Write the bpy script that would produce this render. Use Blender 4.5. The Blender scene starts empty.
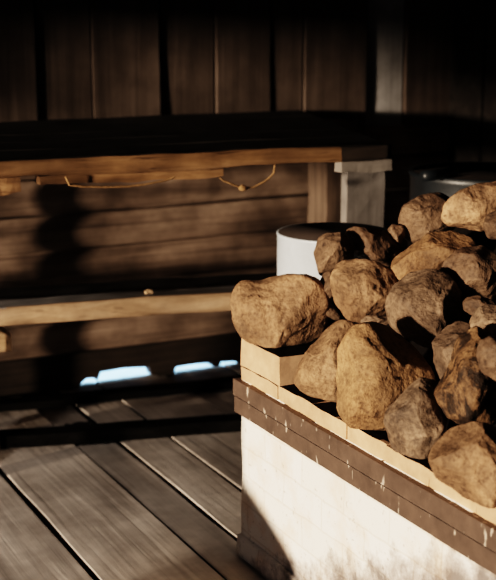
import bpy, bmesh, math, random
from mathutils import Vector, noise

random.seed(7)
sc = bpy.context.scene
COL = sc.collection

# ------------------------------------------------------------------ camera
F, CX, CY, H = 1300.0, 248.0, 290.0, 1.58
PITCH = math.atan(290 / F)
YAW = math.atan(668 / math.hypot(F, 290))
FWD = Vector((math.sin(YAW) * math.cos(PITCH), math.cos(YAW) * math.cos(PITCH), -math.sin(PITCH)))
RIGHT = Vector((math.cos(YAW), -math.sin(YAW), 0))
UP = RIGHT.cross(FWD)
EYE = Vector((0, 0, H))
cd = bpy.data.cameras.new('camera')
cd.sensor_fit = 'HORIZONTAL'
cd.sensor_width = 36
cd.lens = F / 496 * 36
cd.clip_start = 0.05
cd.dof.use_dof = True
cd.dof.focus_distance = 3.25
cd.dof.aperture_fstop = 4.2
cam = bpy.data.objects.new('camera', cd)
COL.objects.link(cam)
cam.location = EYE
cam.rotation_euler = (math.pi / 2 - PITCH, 0, -YAW)
sc.camera = cam


def ray(x, y):
    return FWD + RIGHT * ((x - CX) / F) - UP * ((y - CY) / F)


def onx(x, y, X):
    r = ray(x, y)
    return EYE + r * (X / r.x)


def ony(x, y, Y):
    r = ray(x, y)
    return EYE + r * (Y / r.y)


# ------------------------------------------------------------------ materials
def mat(name, rough=0.7, spec=0.3):
    m = bpy.data.materials.new(name)
    m.use_nodes = True
    nt = m.node_tree
    b = nt.nodes['Principled BSDF']
    b.inputs['Roughness'].default_value = rough
    b.inputs['Specular IOR Level'].default_value = spec
    return m, nt, b


def N(nt, t, **kw):
    n = nt.nodes.new(t)
    for k, v in kw.items():
        setattr(n, k, v)
    return n


def coords(nt, scale=(1, 1, 1), rot=(0, 0, 0), kind='Object'):
    tc = N(nt, 'ShaderNodeTexCoord')
    mp = N(nt, 'ShaderNodeMapping')
    mp.inputs['Scale'].default_value = scale
    mp.inputs['Rotation'].default_value = rot
    nt.links.new(tc.outputs[kind], mp.inputs['Vector'])
    return mp.outputs['Vector']


def tex(nt, vec, scale=5, detail=6, rough=0.6, dist=0.0):
    n = N(nt, 'ShaderNodeTexNoise')
    n.inputs['Scale'].default_value = scale
    n.inputs['Detail'].default_value = detail
    n.inputs['Roughness'].default_value = rough
    n.inputs['Distortion'].default_value = dist
    nt.links.new(vec, n.inputs['Vector'])
    return n.outputs['Fac']


def ramp(nt, fac, stops):
    r = N(nt, 'ShaderNodeValToRGB')
    cr = r.color_ramp
    while len(cr.elements) < len(stops):
        cr.elements.new(0.5)
    for e, (p, c) in zip(cr.elements, stops):
        e.position = p
        e.color = (*c, 1) if len(c) == 3 else c
    nt.links.new(fac, r.inputs['Fac'])
    return r.outputs['Color']


def mix(nt, a, b, fac, mode='MIX'):
    m = N(nt, 'ShaderNodeMix', data_type='RGBA', blend_type=mode)
    if isinstance(fac, float):
        m.inputs['Factor'].default_value = fac
    else:
        nt.links.new(fac, m.inputs['Factor'])
    nt.links.new(a, m.inputs[6])
    if isinstance(b, tuple):
        m.inputs[7].default_value = (*b, 1)
    else:
        nt.links.new(b, m.inputs[7])
    return m.outputs[2]


def bump(nt, bsdf, hgt, strength=0.5, dist=0.01, prev=None):
    b = N(nt, 'ShaderNodeBump')
    b.inputs['Strength'].default_value = strength
    b.inputs['Distance'].default_value = dist
    nt.links.new(hgt, b.inputs['Height'])
    if prev is not None:
        nt.links.new(prev, b.inputs['Normal'])
    nt.links.new(b.outputs['Normal'], bsdf.inputs['Normal'])
    return b.outputs['Normal']


def wood(name, dark, mid, light, axis='X', rough=0.6, spec=0.3, grime=0.0, bstr=0.5, g=26, crack=0.8):
    m, nt, b = mat(name, rough, spec)
    s = {'X': (0.9, g, g), 'Y': (g, 0.9, g), 'Z': (g, g, 0.9)}[axis]
    v = coords(nt, s)
    grain = tex(nt, v, 1.0, 7, 0.62, 0.6)
    c = ramp(nt, grain, [(0.28, dark), (0.5, mid), (0.74, light)])
    blot = tex(nt, coords(nt, (1, 1, 1)), 4.5, 5, 0.65)
    k = ramp(nt, blot, [(0.35, (0.35, 0.33, 0.32)), (0.62, (1, 1, 1))])
    c = mix(nt, c, k, 0.55, 'MULTIPLY')
    # long drying cracks
    s2 = {'X': (0.7, 60, 60), 'Y': (60, 0.7, 60), 'Z': (60, 60, 0.7)}[axis]
    cr = tex(nt, coords(nt, s2), 1.0, 3, 0.5)
    ck = ramp(nt, cr, [(0.30, (0.12, 0.1, 0.09)), (0.38, (1, 1, 1))])
    c = mix(nt, c, ck, crack, 'MULTIPLY')
    if grime:
        gk = ramp(nt, tex(nt, coords(nt), 2.2, 4, 0.6), [(0.4, (0.15, 0.14, 0.13)), (0.65, (1, 1, 1))])
        c = mix(nt, c, gk, grime, 'MULTIPLY')
    nt.links.new(c, b.inputs['Base Color'])
    n1 = bump(nt, b, grain, bstr, 0.006)
    bump(nt, b, cr, bstr * 0.6, 0.004, n1)
    return m


def stone_mat(name, base, seed, soot=0.0):
    m, nt, b = mat(name, 0.72, 0.25)
    tc = N(nt, 'ShaderNodeTexCoord')
    mp = N(nt, 'ShaderNodeMapping')
    mp.inputs['Location'].default_value = (seed * 1.7, seed * 0.9, seed * 2.3)
    nt.links.new(tc.outputs['Object'], mp.inputs['Vector'])
    v = mp.outputs['Vector']
    big = tex(nt, v, 11, 6, 0.58, 0.4)
    d = tuple(x * 0.5 for x in base)
    l = tuple(min(1, x * 1.5) for x in base)
    c = ramp(nt, big, [(0.3, d), (0.5, base), (0.72, l)])
    fine = tex(nt, v, 95, 3, 0.6)
    fk = ramp(nt, fine, [(0.34, (0.22, 0.19, 0.17)), (0.52, (1, 1, 1)), (0.72, (1.5, 1.5, 1.5))])
    c = mix(nt, c, fk, 0.42, 'MULTIPLY')
    pit = tex(nt, v, 34, 4, 0.65)
    pk = ramp(nt, pit, [(0.33, (0.16, 0.13, 0.11)), (0.43, (1, 1, 1))])
    c = mix(nt, c, pk, 0.6, 'MULTIPLY')
    wide = ramp(nt, tex(nt, v, 3.6, 3, 0.5), [(0.36, (0.5, 0.45, 0.42)), (0.62, (1.25, 1.25, 1.25))])
    c = mix(nt, c, wide, 0.8, 'MULTIPLY')
    if soot:
        sk = ramp(nt, tex(nt, v, 14, 5, 0.7, 0.8), [(0.44, (0.02, 0.018, 0.016)), (0.56, (1, 1, 1))])
        c = mix(nt, c, sk, soot, 'MULTIPLY')
    nt.links.new(c, b.inputs['Base Color'])
    n1 = bump(nt, b, big, 0.7, 0.03)
    n2 = bump(nt, b, pit, 0.7, 0.009, n1)
    bump(nt, b, fine, 0.4, 0.002, n2)
    return m


FLOORM = wood('weathered_floor_wood', (0.36, 0.31, 0.275), (0.55, 0.48, 0.425), (0.72, 0.63, 0.56), 'Y', 0.38, 0.5, 0.4, 0.35, 22, 0.4)
WALLM = wood('sooty_board', (0.054, 0.0392, 0.0304), (0.0783, 0.058, 0.0459), (0.1107, 0.0837, 0.0675), 'Z', 0.6, 0.2, 0.3, 0.4, 20, 0.3)
LOGM = wood('smoked_log', (0.104, 0.0715, 0.052), (0.286, 0.2015, 0.1495), (0.494, 0.364, 0.273), 'X', 0.65, 0.2, 0.75, 1.0, 13, 0.5)
SUNBOARD = wood('sun_patch_board', (0.26, 0.245, 0.235), (0.32, 0.305, 0.295), (0.38, 0.365, 0.355), 'Z', 0.6, 0.2, 0.3, 0.4, 20, 0.3)
BRACKET = wood('pale_bracket', (0.17, 0.15, 0.13), (0.22, 0.195, 0.172), (0.27, 0.24, 0.215), 'X', 0.7, 0.2, 0.3, 0.3, 20, 0.2)
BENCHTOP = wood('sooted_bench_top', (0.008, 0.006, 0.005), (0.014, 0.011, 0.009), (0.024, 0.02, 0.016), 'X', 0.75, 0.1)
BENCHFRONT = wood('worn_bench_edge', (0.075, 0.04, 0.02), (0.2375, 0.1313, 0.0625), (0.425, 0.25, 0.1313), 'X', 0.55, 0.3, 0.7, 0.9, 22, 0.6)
LOWFRONT = wood('worn_step_edge', (0.26, 0.165, 0.095), (0.43, 0.285, 0.175), (0.58, 0.41, 0.27), 'X', 0.55, 0.3, 0.3, 0.7, 22, 0.3)
LOWTOP = wood('grey_step_top', (0.12, 0.11, 0.105), (0.22, 0.205, 0.195), (0.32, 0.30, 0.29), 'X', 0.5, 0.4)
POSTGREY = wood('grey_post', (0.161, 0.1437, 0.1299), (0.1955, 0.1759, 0.161), (0.23, 0.207, 0.1909), 'Z', 0.7, 0.2, 0.3, 0.3, 20, 0.2)
POSTBROWN = wood('brown_post', (0.03, 0.02, 0.014), (0.10, 0.07, 0.05), (0.16, 0.11, 0.08), 'Z', 0.7, 0.2)
STOOLM = wood('stool_wood', (0.46, 0.2875, 0.1495), (0.69, 0.46, 0.276), (0.828, 0.598, 0.3795), 'X', 0.6, 0.3)
NEARBLACK = wood('near_black_strip', (0.002, 0.0017, 0.0015), (0.004, 0.0035, 0.003), (0.008, 0.007, 0.006), 'X', 0.95, 0.02)
DARKWOOD = wood('dark_wood', (0.015, 0.011, 0.008), (0.03, 0.022, 0.016), (0.05, 0.036, 0.027), 'X', 0.7, 0.15)


def brick_mat():
    m, nt, b = mat('whitewashed_brick', 0.85, 0.15)
    tc = N(nt, 'ShaderNodeTexCoord')
    sx = N(nt, 'ShaderNodeSeparateXYZ')
    nt.links.new(tc.outputs['Object'], sx.inputs[0])
    ad = N(nt, 'ShaderNodeMath', operation='ADD')
    nt.links.new(sx.outputs['X'], ad.inputs[0])
    nt.links.new(sx.outputs['Y'], ad.inputs[1])
    cb = N(nt, 'ShaderNodeCombineXYZ')
    nt.links.new(ad.outputs[0], cb.inputs['X'])
    nt.links.new(sx.outputs['Z'], cb.inputs['Y'])
    wob = N(nt, 'ShaderNodeTexNoise')
    wob.inputs['Scale'].default_value = 9
    nt.links.new(tc.outputs['Object'], wob.inputs['Vector'])
    vm = N(nt, 'ShaderNodeVectorMath', operation='SCALE')
    vm.inputs['Scale'].default_value = 0.018
    nt.links.new(wob.outputs['Color'], vm.inputs[0])
    va = N(nt, 'ShaderNodeVectorMath', operation='ADD')
    nt.links.new(cb.outputs[0], va.inputs[0])
    nt.links.new(vm.outputs[0], va.inputs[1])
    br = N(nt, 'ShaderNodeTexBrick')
    br.inputs['Scale'].default_value = 1.0
    br.inputs['Brick Width'].default_value = 0.21
    br.inputs['Row Height'].default_value = 0.085
    br.inputs['Mortar Size'].default_value = 0.004
    br.inputs['Mortar Smooth'].default_value = 0.6
    br.inputs['Color1'].default_value = (0.90, 0.83, 0.76, 1)
    br.inputs['Color2'].default_value = (0.87, 0.79, 0.70, 1)
    br.inputs['Mortar'].default_value = (0.78, 0.69, 0.60, 1)
    nt.links.new(va.outputs[0], br.inputs['Vector'])
    v = coords(nt)
    # pinkish patches where the limewash has worn off
    p = tex(nt, v, 7, 5, 0.6)
    pk = ramp(nt, p, [(0.5, (1, 1, 1)), (0.68, (0.86, 0.68, 0.55))])
    c = mix(nt, br.outputs['Color'], pk, 0.7, 'MULTIPLY')
    # small dark pits, denser towards the foot and the near end
    q = tex(nt, v, 60, 3, 0.6)
    qk = ramp(nt, q, [(0.30, (0.3, 0.26, 0.24)), (0.38, (1, 1, 1))])
    c = mix(nt, c, qk, 0.5, 'MULTIPLY')
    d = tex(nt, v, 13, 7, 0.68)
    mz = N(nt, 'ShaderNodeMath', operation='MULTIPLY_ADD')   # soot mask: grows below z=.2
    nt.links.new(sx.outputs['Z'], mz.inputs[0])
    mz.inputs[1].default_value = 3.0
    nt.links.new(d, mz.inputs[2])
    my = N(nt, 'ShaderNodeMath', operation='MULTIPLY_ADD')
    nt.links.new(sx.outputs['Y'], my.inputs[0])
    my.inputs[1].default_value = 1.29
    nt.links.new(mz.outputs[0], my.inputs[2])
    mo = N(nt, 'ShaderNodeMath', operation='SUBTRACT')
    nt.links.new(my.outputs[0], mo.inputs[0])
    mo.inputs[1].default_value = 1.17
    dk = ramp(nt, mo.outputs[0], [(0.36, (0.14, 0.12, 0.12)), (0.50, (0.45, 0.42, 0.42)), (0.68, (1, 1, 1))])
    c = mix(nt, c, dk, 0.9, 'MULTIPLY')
    nt.links.new(c, b.inputs['Base Color'])
    n1 = bump(nt, b, br.outputs['Fac'], -0.3, 0.004)
    n2 = bump(nt, b, q, 0.35, 0.003, n1)
    bump(nt, b, p, 0.25, 0.01, n2)
    return m


def plain(name, base, var=0.35, scale=18, rough=0.7, spec=0.3, bs=0.4, metal=0.0, spots=None):
    m, nt, b = mat(name, rough, spec)
    b.inputs['Metallic'].default_value = metal
    t = tex(nt, coords(nt), scale, 6, 0.65)
    c = ramp(nt, t, [(0.3, tuple(x * (1 - var) for x in base)), (0.7, tuple(min(1, x * (1 + var)) for x in base))])
    if spots:
        s = tex(nt, coords(nt, (1, 1, 0.4)), 55, 2, 0.5)
        f = ramp(nt, s, [(0.66, (0, 0, 0)), (0.72, (1, 1, 1))])
        c = mix(nt, c, spots, f)
    nt.links.new(c, b.inputs['Base Color'])
    bump(nt, b, t, bs, 0.006)
    return m


BRICK = brick_mat()
BRICKTOP = plain('fired_top_brick', (0.50, 0.31, 0.19), 0.22, 12, 0.85, 0.15)
STEEL = plain('rusty_flat_iron', (0.085, 0.056, 0.041), 0.3, 14, 0.55, 0.4, 0.3, 0.0, (0.42, 0.34, 0.28))
SOOT_SHADE = plain('soot_shade_bed', (0.008, 0.006, 0.005), 0.4, 40, 0.95, 0.05, 0.8)
ENAMEL = plain('white_enamel', (0.42, 0.46, 0.50), 0.12, 9, 0.4, 0.4, 0.1)
TANKIN = plain('tank_inside', (0.03, 0.022, 0.018), 0.3, 9, 0.7, 0.2, 0.2)
BARREL = plain('blue_lit_metal', (0.004, 0.0058, 0.0075), 0.4, 8, 0.45, 0.5, 0.3)  # blue tint stands for the cool light in that corner
CORD = plain('dry_cord', (0.24, 0.14, 0.065), 0.3, 60, 0.8, 0.2, 0.5)
BARK = plain('bark_chip', (0.012, 0.010, 0.009), 0.4, 40, 0.9, 0.1, 0.5)
CHIP = plain('pale_chip', (0.35, 0.24, 0.15), 0.2, 40, 0.8, 0.1, 0.3)
SNOW = plain('pale_ground', (0.75, 0.8, 0.85), 0.15, 6, 0.9, 0.1, 0.3)
SUBM = plain('dark_subfloor', (0.006, 0.005, 0.004), 0.3, 9, 0.95, 0.02, 0.2)


# ------------------------------------------------------------------ mesh helpers
def finish(name, bm, m, parent=None, loc=None, smooth=False):
    """bm is in world space; the object's origin goes to loc (or its parent's origin)."""
    base = Vector(loc) if loc is not None else Vector((0, 0, 0))
    if parent is not None:
        base = parent.matrix_basis.translation.copy()
        if parent.parent:
            base = base + parent.parent.matrix_basis.translation
    own = Vector(loc) if (loc is not None and parent is not None) else base
    for v in bm.verts:
        v.co -= own
    bmesh.ops.recalc_face_normals(bm, faces=bm.faces)
    me = bpy.data.meshes.new(name)
    bm.to_mesh(me)
    bm.free()
    for p in me.polygons:
        p.use_smooth = smooth
    if not isinstance(m, (list, tuple)):
        m = [m]
    for k in m:
        me.materials.append(k)
    o = bpy.data.objects.new(name, me)
    COL.objects.link(o)
    if parent is not None:
        o.parent = parent
        o.location = own - base
    else:
        o.location = base
    return o


def root(name, loc):
    o = bpy.data.objects.new(name, None)
    o.empty_display_size = 0.1
    o.location = loc
    COL.objects.link(o)
    return o


def tag(o, label, cat, group=None):
    o['label'] = label
    o['category'] = cat
    if group:
        o['group'] = group
    return o


def struct(o):
    o['kind'] = 'structure'
    return o


def hexa(bm, c, n=(1, 1, 1), amp=0.0, freq=6.0, seed=0.0, aniso=(1, 1, 1), mi=0, soft=0.0):
    """Rough hexahedron. c = 8 corners, index = ix + 2*iy + 4*iz; n = cuts along each axis."""
    c = [Vector(p) for p in c]
    cache = {}

    def pt(i, j, k):
        key = (i, j, k)
        if key in cache:
            return cache[key]
        u, v, w = i / n[0], j / n[1], k / n[2]
        p = Vector((0, 0, 0))
        for a in (0, 1):
            for b in (0, 1):
                for d in (0, 1):
                    p += c[a + 2 * b + 4 * d] * ((u if a else 1 - u) * (v if b else 1 - v) * (w if d else 1 - w))
        if amp:
            q = Vector((p.x * aniso[0], p.y * aniso[1], p.z * aniso[2])) * freq + Vector((seed, seed * 1.3, seed * 0.7))
            p += noise.noise_vector(q) * amp + noise.noise_vector(q * 2.7) * amp * 0.4
        cache[key] = bm.verts.new(p)
        return cache[key]

    def face(*vs):
        f = bm.faces.new(vs)
        f.material_index = mi

    for i in range(n[0]):
        for j in range(n[1]):
            for k in (0, n[2]):
                face(pt(i, j, k), pt(i + 1, j, k), pt(i + 1, j + 1, k), pt(i, j + 1, k))
    for i in range(n[0]):
        for k in range(n[2]):
            for j in (0, n[1]):
                face(pt(i, j, k), pt(i + 1, j, k), pt(i + 1, j, k + 1), pt(i, j, k + 1))
    for j in range(n[1]):
        for k in range(n[2]):
            for i in (0, n[0]):
                face(pt(i, j, k), pt(i, j + 1, k), pt(i, j + 1, k + 1), pt(i, j, k + 1))


def box(bm, x0, x1, y0, y1, z0, z1, **kw):
    hexa(bm, [(x, y, z) for z in (z0, z1) for y in (y0, y1) for x in (x0, x1)], **kw)


def bev(bm, w, seg=2):
    es = [e for e in bm.edges if len(e.link_faces) == 2 and e.calc_face_angle(0) > 0.9]
    bmesh.ops.bevel(bm, geom=es, offset=w, segments=seg, affect='EDGES', profile=0.6)


def tube(bm, pts, r, seg=8):
    rings = []
    for i, p in enumerate(pts):
        a = Vector(pts[max(0, i - 1)])
        b = Vector(pts[min(len(pts) - 1, i + 1)])
        t = (b - a).normalized()
        s = t.orthogonal().normalized() if not rings else (prev - t * prev.dot(t)).normalized()
        prev = s
        u = t.cross(s)
        rr = r[i] if isinstance(r, (list, tuple)) else r
        rings.append([bm.verts.new(Vector(p) + (s * math.cos(q) + u * math.sin(q)) * rr)
                      for q in [2 * math.pi * k / seg for k in range(seg)]])
    for a, b in zip(rings, rings[1:]):
        for k in range(seg):
            bm.faces.new((a[k], a[(k + 1) % seg], b[(k + 1) % seg], b[k]))
    bm.faces.new(rings[0])
    bm.faces.new(rings[-1])


def lathe(bm, prof, cx, cy, seg=64):
    rings = []
    for r, z in prof:
        rings.append([bm.verts.new((cx + r * math.cos(2 * math.pi * k / seg), cy + r * math.sin(2 * math.pi * k / seg), z))
                      for k in range(seg)])
    for a, b in zip(rings, rings[1:]):
        for k in range(seg):
            bm.faces.new((a[k], a[(k + 1) % seg], b[(k + 1) % seg], b[k]))
    if prof[0][0] > 1e-4:
        bm.faces.new(rings[0])
    return rings


# ------------------------------------------------------------------ setting
# floor: long boards running away from the viewer, gaps between them
bm = bmesh.new()
edges = [-2.7, -2.3, -1.95, -1.55, -1.2, -0.85, -0.5, -0.15, 0.16, 0.5, 0.80, 1.133, 1.458, 1.612, 1.795, 2.10, 2.4, 2.72, 3.05, 3.3, 3.62]
for i, (a, b) in enumerate(zip(edges, edges[1:])):
    h = random.uniform(-0.006, 0.0)
    if 1.1 < a < 1.2:
        h = 0.0
    if 1.45 < a < 1.5:
        h = -0.012
    if 1.6 < a < 1.65:
        h = -0.002
    if 1.78 < a < 1.8:
        h = 0.002
    g = 0.013 if a > 1.12 and a < 1.2 or 1.45 < a < 1.5 else 0.005
    z0 = -0.04
    q = [(x, y, (h if zz else z0) + 0) for zz in (0, 1) for y in (-1.6, 5.03) for x in (a + g, b - 0.004)]
    t = bmesh.new()
    hexa(t, q, n=(6, 60, 1), amp=0.0045, freq=3.0, seed=i * 3.1, aniso=(1, 0.6, 0))
    bmesh.ops.recalc_face_normals(t, faces=t.faces)
    bev(t, 0.003, 1)
    t.normal_update()
    for f in t.faces:
        if f.normal.z < 0.5 and not (1.6 < a < 2.2 and f.calc_center_median().z > -0.009 and noise.noise(f.calc_center_median() * 5) > -0.1):
            f.material_index = 1  # board sides coloured dark as gap shade; some left pale as sunlit edges
    me = bpy.data.meshes.new('t')
    t.to_mesh(me)
    t.free()
    bm.from_mesh(me)
    bpy.data.meshes.remove(me)
k0 = len(bm.faces)
box(bm, -2.7, 3.62, -1.6, 5.03, -0.09, -0.045, mi=1)
struct(finish('floor', bm, [FLOORM, SUBM]))

# back wall: upright boards above, horizontal logs below the upper bench
bm = bmesh.new()
be = [-2.7, -2.3, -1.9, -1.5, -1.15, -0.8, -0.45, -0.1, 0.25, 0.6, 0.95, 1.25, 1.577, 1.806, 2.102, 2.352, 2.613, 2.775, 3.092, 3.293, 3.55]
for i, (a, b) in enumerate(zip(be, be[1:])):
    mi = 3 if 3.05 < a < 3.1 else 0  # one board coloured paler to stand for a patch of sunlight
    dy = (i % 2) * 0.014 + random.uniform(-0.003, 0.003)
    t = bmesh.new()
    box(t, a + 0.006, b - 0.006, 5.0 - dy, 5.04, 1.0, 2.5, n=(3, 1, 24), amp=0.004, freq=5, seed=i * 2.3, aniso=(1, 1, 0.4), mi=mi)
    bev(t, 0.004, 1)
    me = bpy.data.meshes.new('t')
    t.to_mesh(me)
    t.free()
    bm.from_mesh(me)
    bpy.data.meshes.remove(me)
box(bm, -2.7, 3.6, 5.075, 5.10, 0.10, 2.5, mi=2)
zs = [1.03, 0.885, 0.735, 0.583, 0.43, 0.275, 0.135]
for i, (zt, zb_) in enumerate(zip(zs, zs[1:])):
    r = (zt - zb_) / 2
    zc = (zt + zb_) / 2
    nseg, nl = 20, 130
    rows = []
    for j in range(nl + 1):
        x = -2.7 + 6.25 * j / nl
        row = []
        for k in range(nseg):
            q = 2 * math.pi * k / nseg
            rr = r * (1.0 + 0.10 * noise.noise(Vector((x * 1.6, math.cos(q) * 1.2 + i * 5, math.sin(q) * 1.2))) + 0.05 * noise.noise(Vector((x * 6, q * 2, i * 7))))
            row.append(bm.verts.new((x, 5.003 + math.cos(q) * rr * 0.34, zc + 0.012 * noise.noise(Vector((x * 0.9, i * 3.3, 0))) + math.sin(q) * rr * 0.965)))
        rows.append(row)
    for a, b in zip(rows, rows[1:]):
        for k in range(nseg):
            f = bm.faces.new((a[k], a[(k + 1) % nseg], b[(k + 1) % nseg], b[k]))
            f.material_index = 1
            f.smooth = True
# sill timber with a slit of daylight under it
prof = [(-2.7, -0.01), (1.70, -0.01), (1.71, 0.016), (1.735, 0.036), (1.775, 0.034), (1.785, 0.02), (1.80, 0.056), (1.90, 0.060), (2.02, 0.050), (2.035, 0.012), (2.055, 0.008),
        (2.075, -0.005), (2.13, -0.005), (2.145, 0.034), (2.22, 0.036), (2.315, 0.032), (2.325, 0.012), (2.35, 0.010), (2.36, 0.028), (2.40, 0.026), (2.45, 0.020), (2.47, -0.01), (3.6, -0.01)]
for (xa, za), (xb, zb_) in zip(prof, prof[1:]):
    hexa(bm, [(xa, 4.97, za), (xb, 4.97, zb_), (xa, 5.03, za), (xb, 5.03, zb_), (xa, 4.97, 0.15), (xb, 4.97, 0.15), (xa, 5.03, 0.15), (xb, 5.03, 0.15)], mi=2)
struct(finish('wall_back', bm, [WALLM, LOGM, DARKWOOD, SUNBOARD]))

bm = bmesh.new()
for i in range(22):
    y = -1.6 + i * 0.302
    box(bm, 3.55 - (i % 2) * 0.01, 3.6, y + 0.005, y + 0.297, -0.05, 2.5, n=(1, 2, 12), amp=0.003, freq=5, seed=i)
box(bm, 3.59, 3.64, -1.6, 5.05, -0.05, 2.5)
struct(finish('wall_right', bm, BENCHTOP))
bm = bmesh.new()
for i in range(20):
    x = -2.72 + i * 0.316
    box(bm, x + 0.004, x + 0.312, -1.64, 5.06, 2.46, 2.52)
box(bm, -2.74, 3.62, -1.64, 5.06, 2.515, 2.55)
struct(finish('ceiling', bm, DARKWOOD))
bm = bmesh.new()
box(bm, -2.7, 3.6, -1.66, -1.6, -0.05, 2.5)
struct(finish('wall_front', bm, DARKWOOD))
# left wall; its stepped opening is shaped to cut sunlight on the back wall
bm = bmesh.new()
box(bm, -2.70, -2.62, 3.95, 5.05, -0.05, 2.5)
box(bm, -2.70, -2.62, 3.34, 3.95, 1.71, 2.5)
box(bm, -2.70, -2.62, 3.79, 3.95, 1.38, 1.72)
box(bm, -2.70, -2.62, -1.6, 3.34, 1.5, 2.5)
struct(finish('wall_left', bm, DARKWOOD))
bm = bmesh.new()
box(bm, -9, 9, 5.04, 9, -0.12, -0.012)
struct(finish('ground', bm, SNOW))

# ------------------------------------------------------------------ upper bench
UBZ = 1.12


def ubf(x):                       # y of the front edge
    return 3.695 - 0.0985 * (x - 1.046)


ub = root('upper_bench', (1.0, 4.3, 0.0))
tag(ub, 'wide soot-black upper bench with a worn orange-brown front edge along the log wall', 'bench')
xl = -0.6


def xr(t):                        # slanted right end, t = 0 front .. 1 back
    return 2.31 + (2.74 - 2.31) * t


for i in range(5):
    t0, t1 = 0.06 + i * 0.188, 0.06 + (i + 1) * 0.188 - 0.006
    bm = bmesh.new()
    c = []
    for z in (UBZ - 0.045, UBZ - 0.004):
        for t in (t0, t1):
            for e in (0, 1):
                x = xr(t) if e else xl
                yf = ubf(x)
                c.append((x, yf + (4.965 - yf) * t, z))
    hexa(bm, c, n=(30, 3, 1), amp=0.004, freq=4, seed=i * 4.4)
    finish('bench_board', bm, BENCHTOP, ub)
bm = bmesh.new()
c = [(x, ubf(x) + d, z) for z in (UBZ - 0.048, UBZ) for d in (0, 0.075) for x in (xl, 2.31)]
hexa(bm, c, n=(150, 3, 3), amp=0.007, freq=9, seed=3.0, aniso=(0.5, 1, 1))
bev(bm, 0.006, 2)
for f in bm.faces:
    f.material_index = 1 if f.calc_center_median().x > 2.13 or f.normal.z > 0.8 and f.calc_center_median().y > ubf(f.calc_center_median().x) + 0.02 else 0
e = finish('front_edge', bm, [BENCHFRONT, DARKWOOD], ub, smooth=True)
e['label'] = 'worn orange-brown front edge board'
# ragged lower strip under the front edge, and a beam end at the left
bm = bmesh.new()
c = [(x, ubf(x) + 0.02 + d, z) for z in (UBZ - 0.076, UBZ - 0.045) for d in (0, 0.05) for x in (1.17, 1.75)]
hexa(bm, c, n=(70, 2, 2), amp=0.014, freq=11, seed=8.0, aniso=(0.4, 1, 1))
finish('bark_strip', bm, BENCHFRONT, ub)
bm = bmesh.new()
c = [(x, ubf(x) + 0.02 + d, z) for z in (UBZ - 0.095, UBZ - 0.045) for d in (0, 0.1) for x in (0.75, 1.11)]
hexa(bm, c, n=(20, 2, 2), amp=0.01, freq=14, seed=18.0)
finish('under_beam', bm, BENCHFRONT, ub)
# right-hand support: pale bracket block and grey post
bm = bmesh.new()
c = [(x, ubf(x) + 0.03 + d, z) for z in (UBZ - 0.088, UBZ - 0.047) for d in (0, 0.05) for x in (2.155, 2.335)]
hexa(bm, c, n=(10, 4, 3), amp=0.006, freq=9, seed=28.0)
bev(bm, 0.006, 1)
finish('bracket', bm, BRACKET, ub)
bm = bmesh.new()
box(bm, 2.285, 2.435, 3.80, 3.84, 0.0, UBZ - 0.045, n=(3, 2, 20), amp=0.005, freq=6, seed=5)
bev(bm, 0.01, 2)
finish('post', bm, POSTGREY, ub)
bm = bmesh.new()
box(bm, 2.75, 2.90, 4.74, 4.90, 0.0, UBZ - 0.045, n=(3, 3, 20), amp=0.006, freq=6, seed=6)
finish('post', bm, POSTBROWN, ub)
bm = bmesh.new()
box(bm, 1.20, 1.245, 4.84, 4.885, 0.0, UBZ - 0.045, n=(3, 3, 20), amp=0.006, freq=6, seed=7)
finish('post', bm, POSTBROWN, ub)  # thin unseen post, added for the upright shadow on the logs

# ------------------------------------------------------------------ lower bench
LBZ = 0.60


def lbf(x):
    return 4.048 - 0.19 * (x - 1.126)


lb = root('lower_bench', (1.1, 4.15, 0.0))
tag(lb, 'lower step bench of one thick pale-edged plank below the upper bench', 'bench')
bm = bmesh.new()
c = [(x, lbf(x) + d, z) for z in (LBZ - 0.06, LBZ) for d in (0, 0.14) for x in (-0.6, 2.45)]
hexa(bm, c, n=(150, 6, 3), amp=0.006, freq=7, seed=2.0, aniso=(0.5, 1, 1))
bev(bm, 0.006, 2)
for f in bm.faces:
    f.material_index = 1 if f.normal.z > 0.8 and f.calc_center_median().y > lbf(f.calc_center_median().x) + 0.012 else 0
finish('front_plank', bm, [LOWFRONT, LOWTOP], lb, smooth=True)
bm = bmesh.new()
c = [(x, lbf(x) + 0.15 + d, z) for z in (LBZ - 0.055, LBZ - 0.008) for d in (0, 0.19) for x in (-0.6, 2.45)]
hexa(bm, c, n=(60, 4, 1), amp=0.004, freq=7, seed=12.0)
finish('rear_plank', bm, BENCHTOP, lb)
for x in (0.98, 2.38):
    bm = bmesh.new()
    box(bm, x - 0.035, x + 0.035, lbf(x) + 0.005, lbf(x) + 0.075, 0.0, LBZ - 0.055, n=(2, 2, 10), amp=0.004, freq=7, seed=x)
    finish('leg', bm, DARKWOOD, lb)

# ------------------------------------------------------------------ stool at the left edge
st = root('low_stool', (1.0, 4.4, 0.0))
tag(st, 'low wooden stool end with a pale top under the lower bench at far left', 'stool')
bm = bmesh.new()
box(bm, 0.80, 1.225, 4.275, 4.56, 0.388, 0.45, n=(16, 8, 3), amp=0.004, freq=9, seed=1)
bev(bm, 0.006, 2)
finish('seat', bm, STOOLM, st, smooth=True)
for x, y in ((0.82, 4.29), (1.14, 4.36), (0.82, 4.49)):
    bm = bmesh.new()
    box(bm, x, x + 0.05, y, y + 0.05, 0.0, 0.388, n=(2, 3, 10), amp=0.003, freq=7, seed=x)
    finish('leg', bm, BENCHFRONT if x < 1 else POSTBROWN, st)

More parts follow.
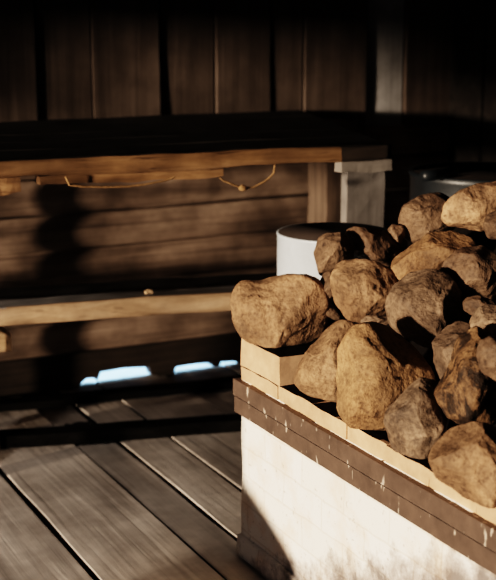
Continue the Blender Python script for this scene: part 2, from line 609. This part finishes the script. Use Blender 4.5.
# ------------------------------------------------------------------ low near-black strips built for two dark bands across the floor
for lab, p, q in (('low near-black strip lying across the floorboards, the nearer one in front', (1.10, 4.395), (2.62, 4.02)),
                  ('low near-black strip lying across the floorboards, the farther one by the log wall', (1.06, 4.825), (2.72, 4.60))):
    a, b = Vector((*p, 0)), Vector((*q, 0))
    nrm = Vector((-(b - a).y, (b - a).x, 0)).normalized() * 0.085
    bm = bmesh.new()
    c = [tuple(v + d + Vector((0, 0, z))) for z in (0.0, 0.046 if p[1] < 4.6 else 0.03) for d in (Vector(), nrm) for v in (a, b)]
    hexa(bm, c, n=(60, 3, 2), amp=0.004, freq=6, seed=p[1])
    mid = (a + b) / 2
    tag(finish('dark_floor_strip', bm, NEARBLACK, loc=(mid.x, mid.y, 0)), lab, 'batten', 'dark strips on the floor')

# ------------------------------------------------------------------ water tank and barrel behind the stove
tk = root('water_tank', (2.06, 3.50, 0.0))
tag(tk, 'white cylindrical water tank standing behind the stone pile', 'tank')
bm = bmesh.new()
lathe(bm, [(0.180, 0.0), (0.180, 0.05), (0.183, 0.055), (0.180, 0.06), (0.180, 0.855), (0.182, 0.858), (0.182, 0.863), (0.180, 0.865), (0.176, 0.865)], 2.06, 3.50, 96)
finish('tank_shell', bm, ENAMEL, tk, smooth=True)
bm = bmesh.new()
lathe(bm, [(0.176, 0.865), (0.174, 0.86), (0.174, 0.50), (0.0005, 0.50)], 2.06, 3.50, 96)
finish('tank_lining', bm, TANKIN, tk, smooth=True)

ba = root('metal_barrel', (2.80, 3.72, 0.0))
tag(ba, 'dark blue-grey metal barrel standing in shadow behind the stones', 'barrel')
bm = bmesh.new()
lathe(bm, [(0.26, 0.0), (0.27, 0.02), (0.26, 0.04), (0.26, 0.33), (0.272, 0.35), (0.26, 0.37), (0.26, 0.66), (0.272, 0.68), (0.26, 0.70), (0.26, 0.97), (0.27, 0.99), (0.25, 0.99)], 2.80, 3.72, 96)
finish('barrel_shell', bm, BARREL, ba, smooth=True)
bm = bmesh.new()
lathe(bm, [(0.25, 0.99), (0.248, 0.986), (0.0005, 0.986)], 2.80, 3.72, 96)
finish('barrel_lid', bm, SOOT_SHADE, ba, smooth=True)
bm = bmesh.new()
tube(bm, [(2.62, 3.65, 1.004), (2.57, 3.63, 1.005), (2.51, 3.61, 1.005), (2.46, 3.60, 1.005)], [0.018, 0.018, 0.018, 0.018], 20)
finish('glint_tube', bm, BARREL, ba, smooth=True)  # tube added to give a glint at the barrel's rim

# ------------------------------------------------------------------ stove
SX, SY0, SY1 = 1.574, 0.95, 3.18
stv = root('stone_stove', (2.2, 2.1, 0.0))
tag(stv, 'whitewashed brick sauna stove with rusty iron bands and stones heaped on top', 'stove')
bm = bmesh.new()
box(bm, SX, 2.95, SY0, SY1, 0.0, 0.527, n=(8, 60, 18), amp=0.004, freq=7, seed=1)
bev(bm, 0.008, 2)
finish('brick_body', bm, BRICK, stv, smooth=True)
bm = bmesh.new()
box(bm, SX - 0.014, 2.95, SY0, SY1 + 0.004, 0.0, 0.062, n=(8, 60, 3), amp=0.005, freq=9, seed=4)
bev(bm, 0.006, 2)
finish('brick_plinth', bm, BRICK, stv, smooth=True)
for z0, z1, dx in ((0.429, 0.475, 0.012), (0.480, 0.527, 0.016)):
    bm = bmesh.new()
    # the strap wraps the left face and the back corner
    box(bm, SX - dx, SX + 0.01, SY0 - 0.01, SY1 + 0.022, z0, z1, n=(1, 60, 2), amp=0.0015, freq=6, seed=z0)
    box(bm, SX - dx, 2.95, SY1, SY1 + 0.020, z0, z1)
    finish('iron_band', bm, STEEL, stv)
def soot_top(bm):
    bmesh.ops.recalc_face_normals(bm, faces=bm.faces)
    bm.normal_update()
    for f in bm.faces:
        c = f.calc_center_median()
        if f.normal.z > 0.5 and c.x > SX + 0.004 + 0.012 * noise.noise(c * 25) or f.normal.x > 0.5:
            f.material_index = 1


# top course of bricks along the left rim; one taller brick on the far corner
ys = [3.185, 2.962, 2.775, 2.60, 2.425, 2.25, 2.075, 1.90, 1.725, 1.55, 1.375, 1.20, 0.95]
for i, (a, b) in enumerate(zip(ys, ys[1:])):
    bm = bmesh.new()
    box(bm, SX + random.uniform(0, 0.004), SX + 0.115, b + 0.0015, a, 0.527, 0.568 + random.uniform(-0.004, 0.004), n=(10, 12, 3), amp=0.003, freq=14, seed=i * 2.2)
    bev(bm, 0.003, 1)
    soot_top(bm)
    finish('rim_brick', bm, [BRICKTOP, SOOT_SHADE], stv)
bm = bmesh.new()
box(bm, SX + 0.002, SX + 0.14, 2.955, 3.183, 0.569, 0.648, n=(4, 6, 4), amp=0.004, freq=12, seed=41)
bev(bm, 0.008, 2)
soot_top(bm)
e = finish('corner_brick', bm, [BRICKTOP, SOOT_SHADE], stv)
e['label'] = 'single taller pale brick on the far corner'
# near-black bed under the stones, coloured to put shade in their gaps
bm = bmesh.new()
nx, ny = 60, 100


def bed(x, y):
    z = 0.545 + max(0.0, min(0.45, (x - 1.72) * 0.9))
    edge = min(1.0, max(0.0, (3.17 - y) / 0.05))
    z = 0.545 + (z - 0.545) * edge
    r = min(1.0, max(0.0, (x - 1.70) / 0.06)) * min(1.0, max(0.0, (y - 2.97) / 0.08)) * min(1.0, max(0.0, (3.17 - y) / 0.03))
    z = max(z, 0.545 + 0.20 * r)
    return z + 0.012 * noise.noise(Vector((x * 14, y * 14, 0)))


grid = [[bm.verts.new((1.66 + 1.27 * i / nx, 0.96 + 2.21 * j / ny, bed(1.66 + 1.27 * i / nx, 0.96 + 2.21 * j / ny))) for j in range(ny + 1)] for i in range(nx + 1)]
for i in range(nx):
    for j in range(ny):
        bm.faces.new((grid[i][j], grid[i + 1][j], grid[i + 1][j + 1], grid[i][j + 1]))
rim = [grid[i][0] for i in range(nx + 1)] + [grid[nx][j] for j in range(1, ny + 1)] + [grid[i][ny] for i in range(nx - 1, -1, -1)] + [grid[0][j] for j in range(ny - 1, 0, -1)]
low = [bm.verts.new((v.co.x, v.co.y, 0.52)) for v in rim]
for i in range(len(rim)):
    k = (i + 1) % len(rim)
    bm.faces.new((rim[i], rim[k], low[k], low[i]))
bm.faces.new(low)
finish('soot_shade_bed', bm, SOOT_SHADE, stv, smooth=True)

# ------------------------------------------------------------------ stones
TAN = (0.225, 0.134, 0.076)
GREY = (0.175, 0.116, 0.076)
DARK = (0.138, 0.086, 0.053)
GOLD = (0.255, 0.148, 0.076)
# outline in photo pixels (clockwise or not), x of the centre in the room, thickness factor, colour, soot, label
STONES = [
    ([(234, 302), (237, 289), (246, 282), (260, 282), (268, 281), (286, 277), (306, 277), (318, 283), (325, 299), (325, 318), (320, 334), (303, 346), (283, 350), (264, 348), (246, 338), (236, 322)],
     (1.70, 0.650), 0.9, TAN, 0.0, 'broad tan stone with two humps on the far corner brick of the stove'),
    ([(292, 382), (297, 366), (312, 347), (327, 330), (338, 322), (352, 324), (362, 345), (362, 380), (352, 402), (335, 405), (312, 399), (297, 392)],
     (1.70, 0.572), 0.75, TAN, 0.0, 'slanting flat tan stone leaning left of the largest front stone'),
    ([(341, 352), (352, 332), (367, 327), (386, 329), (408, 342), (424, 358), (431, 378), (427, 400), (412, 414), (392, 430), (374, 434), (352, 424), (340, 408), (337, 380)],
     (1.70, 0.575), 0.8, GOLD, 0.0, 'largest golden-brown stone in the middle of the front row'),
    ([(332, 285), (336, 270), (344, 262), (358, 261), (376, 264), (390, 272), (396, 286), (394, 304), (384, 317), (366, 322), (348, 318), (336, 306)],
     1.8, 1.0, TAN, 0.0, 'rounded speckled tan stone above the largest front stone'),
    ([(386, 306), (394, 288), (408, 273), (424, 268), (444, 274), (460, 292), (464, 314), (458, 334), (440, 346), (422, 345), (402, 336), (388, 322)],
     1.82, 0.95, GREY, 0.25, 'dark brown faceted stone right of the rounded speckled stone'),
    ([(315, 254), (318, 240), (328, 233), (342, 234), (352, 244), (354, 262), (346, 274), (334, 279), (321, 274)],
     1.8, 1.0, DARK, 0.0, 'small smooth brown stone standing against the white tank'),
    ([(346, 232), (356, 228), (374, 229), (390, 232), (398, 242), (400, 258), (392, 266), (372, 263), (352, 260), (346, 250)],
     1.93, 1.0, DARK, 0.0, 'small blocky brown stone with a cleft face behind the rounded speckled stone'),
    ([(391, 272), (396, 258), (410, 244), (430, 233), (452, 229), (470, 238), (474, 252), (468, 268), (444, 276), (420, 280), (400, 283)],
     1.97, 0.72, GOLD, 0.0, 'long tapered brown stone lying tilted above the dark faceted stone'),
    ([(400, 222), (404, 207), (420, 197), (440, 192), (450, 199), (452, 218), (444, 232), (428, 240), (410, 242), (403, 234)],
     2.08, 0.9, DARK, 0.0, 'angular brown stone on top of the pile beside the dark barrel'),
    ([(443, 218), (447, 204), (460, 192), (480, 184), (502, 180), (514, 196), (512, 216), (500, 229), (470, 230), (448, 228)],
     2.05, 0.85, TAN, 0.0, 'topmost broad brown stone at the upper right of the pile'),
    ([(441, 276), (446, 262), (462, 248), (480, 245), (497, 256), (506, 272), (504, 290), (490, 299), (470, 298), (450, 290)],
     1.97, 0.85, DARK, 0.15, 'dark rough stone with a pitted top below the tapered stone'),
    ([(484, 226), (488, 214), (500, 210), (512, 218), (514, 232), (504, 240), (488, 238)],
     1.98, 1.0, DARK, 0.2, 'small dark stone cut by the right edge below the topmost stone'),
    ([(463, 303), (466, 297), (478, 296), (492, 300), (498, 308), (490, 316), (474, 316), (464, 311)],
     1.87, 0.9, DARK, 0.1, 'thin brown stone piece wedged under the dark rough stone'),
    ([(471, 322), (476, 310), (488, 305), (504, 308), (510, 322), (502, 334), (484, 336), (474, 332)],
     1.8, 0.9, GREY, 0.0, 'small rounded grey-brown stone by the right edge above the burnt stone'),
    ([(433, 362), (434, 342), (444, 326), (460, 320), (474, 322), (478, 340), (470, 366), (456, 384), (442, 380)],
     1.78, 0.8, GREY, 0.0, 'smooth greyish upright stone tucked behind the burnt stone'),
    ([(437, 392), (440, 378), (450, 356), (459, 336), (474, 329), (496, 336), (508, 360), (508, 400), (496, 424), (470, 424), (448, 414)],
     1.7, 0.8, GOLD, 0.9, 'craggy burnt stone with black soot holes at the right'),
    ([(477, 356), (480, 342), (492, 335), (508, 338), (516, 352), (512, 372), (498, 381), (484, 374)],
     1.63, 0.8, DARK, 0.1, 'smooth dark stone cut by the right edge over the burnt stone'),
    ([(385, 428), (388, 408), (400, 392), (418, 380), (434, 378), (444, 390), (446, 416), (440, 440), (426, 456), (406, 460), (390, 448)],
     (1.70, 0.572), 0.65, GREY, 0.5, 'oval grey-topped stone leaning right of the largest front stone'),
    ([(432, 462), (438, 444), (450, 430), (472, 424), (498, 428), (518, 444), (522, 470), (512, 498), (490, 506), (462, 494), (440, 480)],
     (1.69, 0.572), 0.8, TAN, 0.1, 'big tan stone lowest at the right on the rim'),
    ([(317, 300), (322, 294), (332, 304), (342, 318), (334, 319), (322, 312)],
     1.76, 0.8, DARK, 0.0, 'small pointed brown shard between the corner stone and the speckled stone'),
    ([(360, 322), (367, 316), (382, 316), (394, 317), (386, 325), (368, 328)],
     1.75, 1.0, GREY, 0.0, 'thin flat shard wedged under the rounded speckled stone'),
    ([(319, 284), (323, 273), (333, 271), (341, 280), (340, 294), (331, 303), (322, 297)],
     1.76, 0.8, DARK, 0.0, 'tiny brown stone below the smooth stone by the white tank'),
    ([(386, 232), (392, 225), (402, 226), (406, 236), (400, 246), (388, 244)],
     2.0, 1.0, DARK, 0.2, 'small dark stone behind the blocky cleft stone'),
]


def make_stone(i, outline, X, thick, colr, soot, label):
    rnd = random.Random(100 + i * 17)
    if isinstance(X, tuple):
        X, zt = X
    else:
        zt = None
    cx = (min(p[0] for p in outline) + max(p[0] for p in outline)) / 2
    cy = (min(p[1] for p in outline) + max(p[1] for p in outline)) / 2
    if zt is not None:           # rest on the surface at height zt
        low = max(p[1] for p in outline)
        X = (1.58 - zt + 0.012) * X / (1.58 - onx(cx, low - 2, X).z)
    c = onx(cx, cy, X)
    d = (c - EYE).dot(FWD)
    k = d / F
    vd = (c - EYE).normalized()
    u = vd.cross(Vector((0, 0, 1))).normalized()
    w = u.cross(vd)
    # radius as a function of angle, by ray against the polygon
    P = [((x - cx) * k, (cy - y) * k) for x, y in outline]

    def polyR(th):
        dx, dy = math.cos(th), math.sin(th)
        best = 0
        for (x0, y0), (x1, y1) in zip(P, P[1:] + P[:1]):
            ex, ey = x1 - x0, y1 - y0
            den = dx * ey - dy * ex
            if abs(den) < 1e-9:
                continue
            t = (x0 * ey - y0 * ex) / den
            s = (x0 * dy - y0 * dx) / den
            if t > 0 and -1e-6 <= s <= 1 + 1e-6:
                best = max(best, t)
        return best
    n = 180
    tab = [polyR(2 * math.pi * q / n) for q in range(n)]
    sm = [sum(tab[(q + o) % n] for o in range(-3, 4)) / 7 for q in range(n)]
    mean = sum(sm) / n
    short = min(min(max(p[0] for p in P), -min(p[0] for p in P)), min(max(p[1] for p in P), -min(p[1] for p in P)))
    D = (0.45 * mean + 0.55 * short) * thick

    def R(th):
        f = (th / (2 * math.pi)) % 1.0 * n
        a = int(f) % n
        g = f - int(f)
        return sm[a] * (1 - g) + sm[(a + 1) % n] * g

    bm = bmesh.new()
    small = mean * F / d < 16
    bmesh.ops.create_icosphere(bm, subdivisions=4 if small else 5, radius=1)
    planes = []
    for q in range(10):
        nv = Vector((rnd.uniform(-1, 1), rnd.uniform(-1, 1), rnd.uniform(-0.2, 1.0)))
        nv.normalize()
        if nv.z < 0.25:
            nv.z = 0.25 + rnd.random() * 0.3
            nv.normalize()
        planes.append((nv, rnd.uniform(0.62, 0.84)))
    sd = Vector((i * 3.7, i * 1.9, i * 5.3))
    for v in bm.verts:
        a, b, cc = v.co
        q = math.hypot(a, b)
        th = math.atan2(b, a)
        # unit-space superquadric, flattened by a few planes to make facets
        fq = q ** 0.86
        g = math.copysign(abs(cc) ** 0.86, cc)
        pu = Vector((fq * math.cos(th), fq * math.sin(th), g))
        for nv, h in planes:
            o = pu.dot(nv) - h
            if o > 0:
                pu -= nv * o * 0.93
        nn = noise.noise(v.co * 1.9 + sd) * 0.055 + noise.noise(v.co * 4.5 + sd) * 0.042 + noise.noise(v.co * 10 + sd) * 0.022 + noise.noise(v.co * 22 + sd) * 0.010
        if soot > 0.4:
            nn -= 0.07 * max(0, noise.noise(v.co * 6 + sd))
        if i == 0:      # groove between the two humps
            nn -= 0.10 * max(0.0, cc) ** 0.5 * math.exp(-((a + 0.42 + 0.25 * b) / 0.11) ** 2)
        sil = 1 - min(1.0, q) ** 6 * 0.5
        pu *= 1 + nn * sil
        rr = R(th) * 1.09
        v.co = c + u * (pu.x * rr) + w * (pu.y * rr) - vd * (pu.z * D)
        if zt is not None and v.co.z < zt:
            v.co.z = zt
    m = stone_mat('stone_%s' % label.split()[0], colr, i + 1, soot)
    zmin = min(v.co.z for v in bm.verts)
    o = finish('stone', bm, m, loc=(c.x, c.y, zmin), smooth=True)
    tag(o, label, 'stone', 'stones heaped on the stove')
    return o


for i, s in enumerate(STONES):
    make_stone(i, *s)

# ------------------------------------------------------------------ small things
for lab, pts, knot in (('thin pale cord drooping under the upper bench edge, the longer one at left',
                        [(66, 185), (80, 186), (96, 187), (112, 187), (130, 186), (148, 184), (163, 181), (175, 177), (184, 174)], False),
                       ('short pale cord with a knot looped under the upper bench edge', [(217, 174), (224, 181), (233, 185), (243, 188), (254, 187), (264, 182), (271, 176), (275, 171)], True)):
    bm = bmesh.new()
    P3 = [ony(x, y, ubf(1.6) + 0.025) for x, y in pts]
    fine = []
    for a, b in zip(P3, P3[1:]):
        fine += [a.lerp(b, t / 4) + noise.noise_vector(a.lerp(b, t / 4) * 30) * 0.002 for t in range(4)]
    fine.append(P3[-1])
    fine[0].z = max(fine[0].z, UBZ - 0.05)
    fine[-1].z = UBZ - 0.045
    tube(bm, fine, 0.0032, 8)
    o = finish('cord', bm, CORD, loc=tuple(P3[len(P3) // 2]), smooth=True)
    tag(o, lab, 'cord')
    if knot:
        t = bmesh.new()
        bmesh.ops.create_icosphere(t, subdivisions=3, radius=0.010)
        for v in t.verts:
            v.co = Vector((v.co.x * 1.5, v.co.y, v.co.z)) * (1 + 0.25 * noise.noise(v.co * 120)) + P3[3]
        finish('knot', t, CORD, parent=o, smooth=True)

bm = bmesh.new()
box(bm, 1.475, 1.585, 4.47, 4.50, 0.0, 0.016, n=(10, 4, 2), amp=0.016, freq=22, seed=3)
tag(finish('bark_piece', bm, BARK, loc=(1.53, 4.485, 0)), 'dark curled bark piece lying on the floorboards between the dark strips', 'bark')
bm = bmesh.new()
box(bm, 1.63, 1.65, 4.02, 4.035, LBZ, LBZ + 0.010, n=(5, 3, 2), amp=0.006, freq=40, seed=3)
tag(finish('wood_chip', bm, CHIP, loc=(1.64, 4.03, LBZ)), 'tiny pale wood chip on the lower bench plank', 'wood chip')

# made-up block, added out of view to throw shadow on the stove foot
bl = root('shadow_block', (0.35, 2.70, 0.0))
tag(bl, 'unseen round block added to shade the stove foot', 'block')
bm = bmesh.new()
rr = lathe(bm, [(0.21, 0.0), (0.2, 0.07), (0.195, 0.16), (0.20, 0.215), (0.19, 0.23)], 0.35, 2.70, 40)
for v in bm.verts:
    if v.co.z > 0.15:
        v.co.z += (v.co.y - 2.70) * 0.42
bm.faces.new(rr[-1])
finish('shadow_block_body', bm, POSTBROWN, bl)

# ------------------------------------------------------------------ light
T = Vector((0.96, 0.27, -0.060)).normalized()      # travel direction of the low evening sun
sl = bpy.data.lights.new('sun', 'SUN')
sl.energy = 9.5
sl.angle = math.radians(3.0)
sl.color = (1.0, 0.82, 0.64)
so = bpy.data.objects.new('sun', sl)
so.rotation_euler = T.to_track_quat('-Z', 'Y').to_euler()
so.location = (-6, -3, 3)
COL.objects.link(so)

al = bpy.data.lights.new('sky_outside', 'AREA')
al.shape = 'RECTANGLE'
al.size, al.size_y = 6, 2
al.energy = 800
al.color = (0.40, 0.72, 1.0)
ao = bpy.data.objects.new('sky_outside', al)
ao.location = (2.0, 6.6, 2.2)
COL.objects.link(ao)

# soft fill lamp added just inside the doorway opening
dl = bpy.data.lights.new('doorway_fill', 'AREA')
dl.shape = 'RECTANGLE'
dl.size, dl.size_y = 3.6, 1.6
dl.energy = 7
dl.color = (0.95, 0.95, 1.0)
do = bpy.data.objects.new('doorway_fill', dl)
do.location = (-2.4, 0.9, 1.1)
do.rotation_euler = Vector((3.3, 2.9, -0.9)).to_track_quat('-Z', 'Y').to_euler()
COL.objects.link(do)

# added spot lamp making a pool of light on the left floorboards
pl = bpy.data.lights.new('floor_fill_spot', 'SPOT')
pl.energy = 330
pl.color = (1.0, 0.90, 0.80)
pl.spot_size = math.radians(30)
pl.spot_blend = 1.0
pl.shadow_soft_size = 0.15
po = bpy.data.objects.new('floor_fill_spot', pl)
po.location = (-0.9, 1.9, 2.35)
po.rotation_euler = (Vector((0.92, 3.85, 0)) - Vector((-0.9, 1.9, 2.35))).to_track_quat('-Z', 'Y').to_euler()
COL.objects.link(po)

wd = bpy.data.worlds.new('world')
sc.world = wd
wd.use_nodes = True
wd.node_tree.nodes['Background'].inputs['Color'].default_value = (0.35, 0.45, 0.6, 1)
wd.node_tree.nodes['Background'].inputs['Strength'].default_value = 0.12

sc.cycles.use_denoising = True
sc.cycles.max_bounces = 5
sc.cycles.sample_clamp_indirect = 3
sc.view_settings.view_transform = 'Filmic'
sc.view_settings.look = 'High Contrast'
sc.view_settings.exposure = -0.3
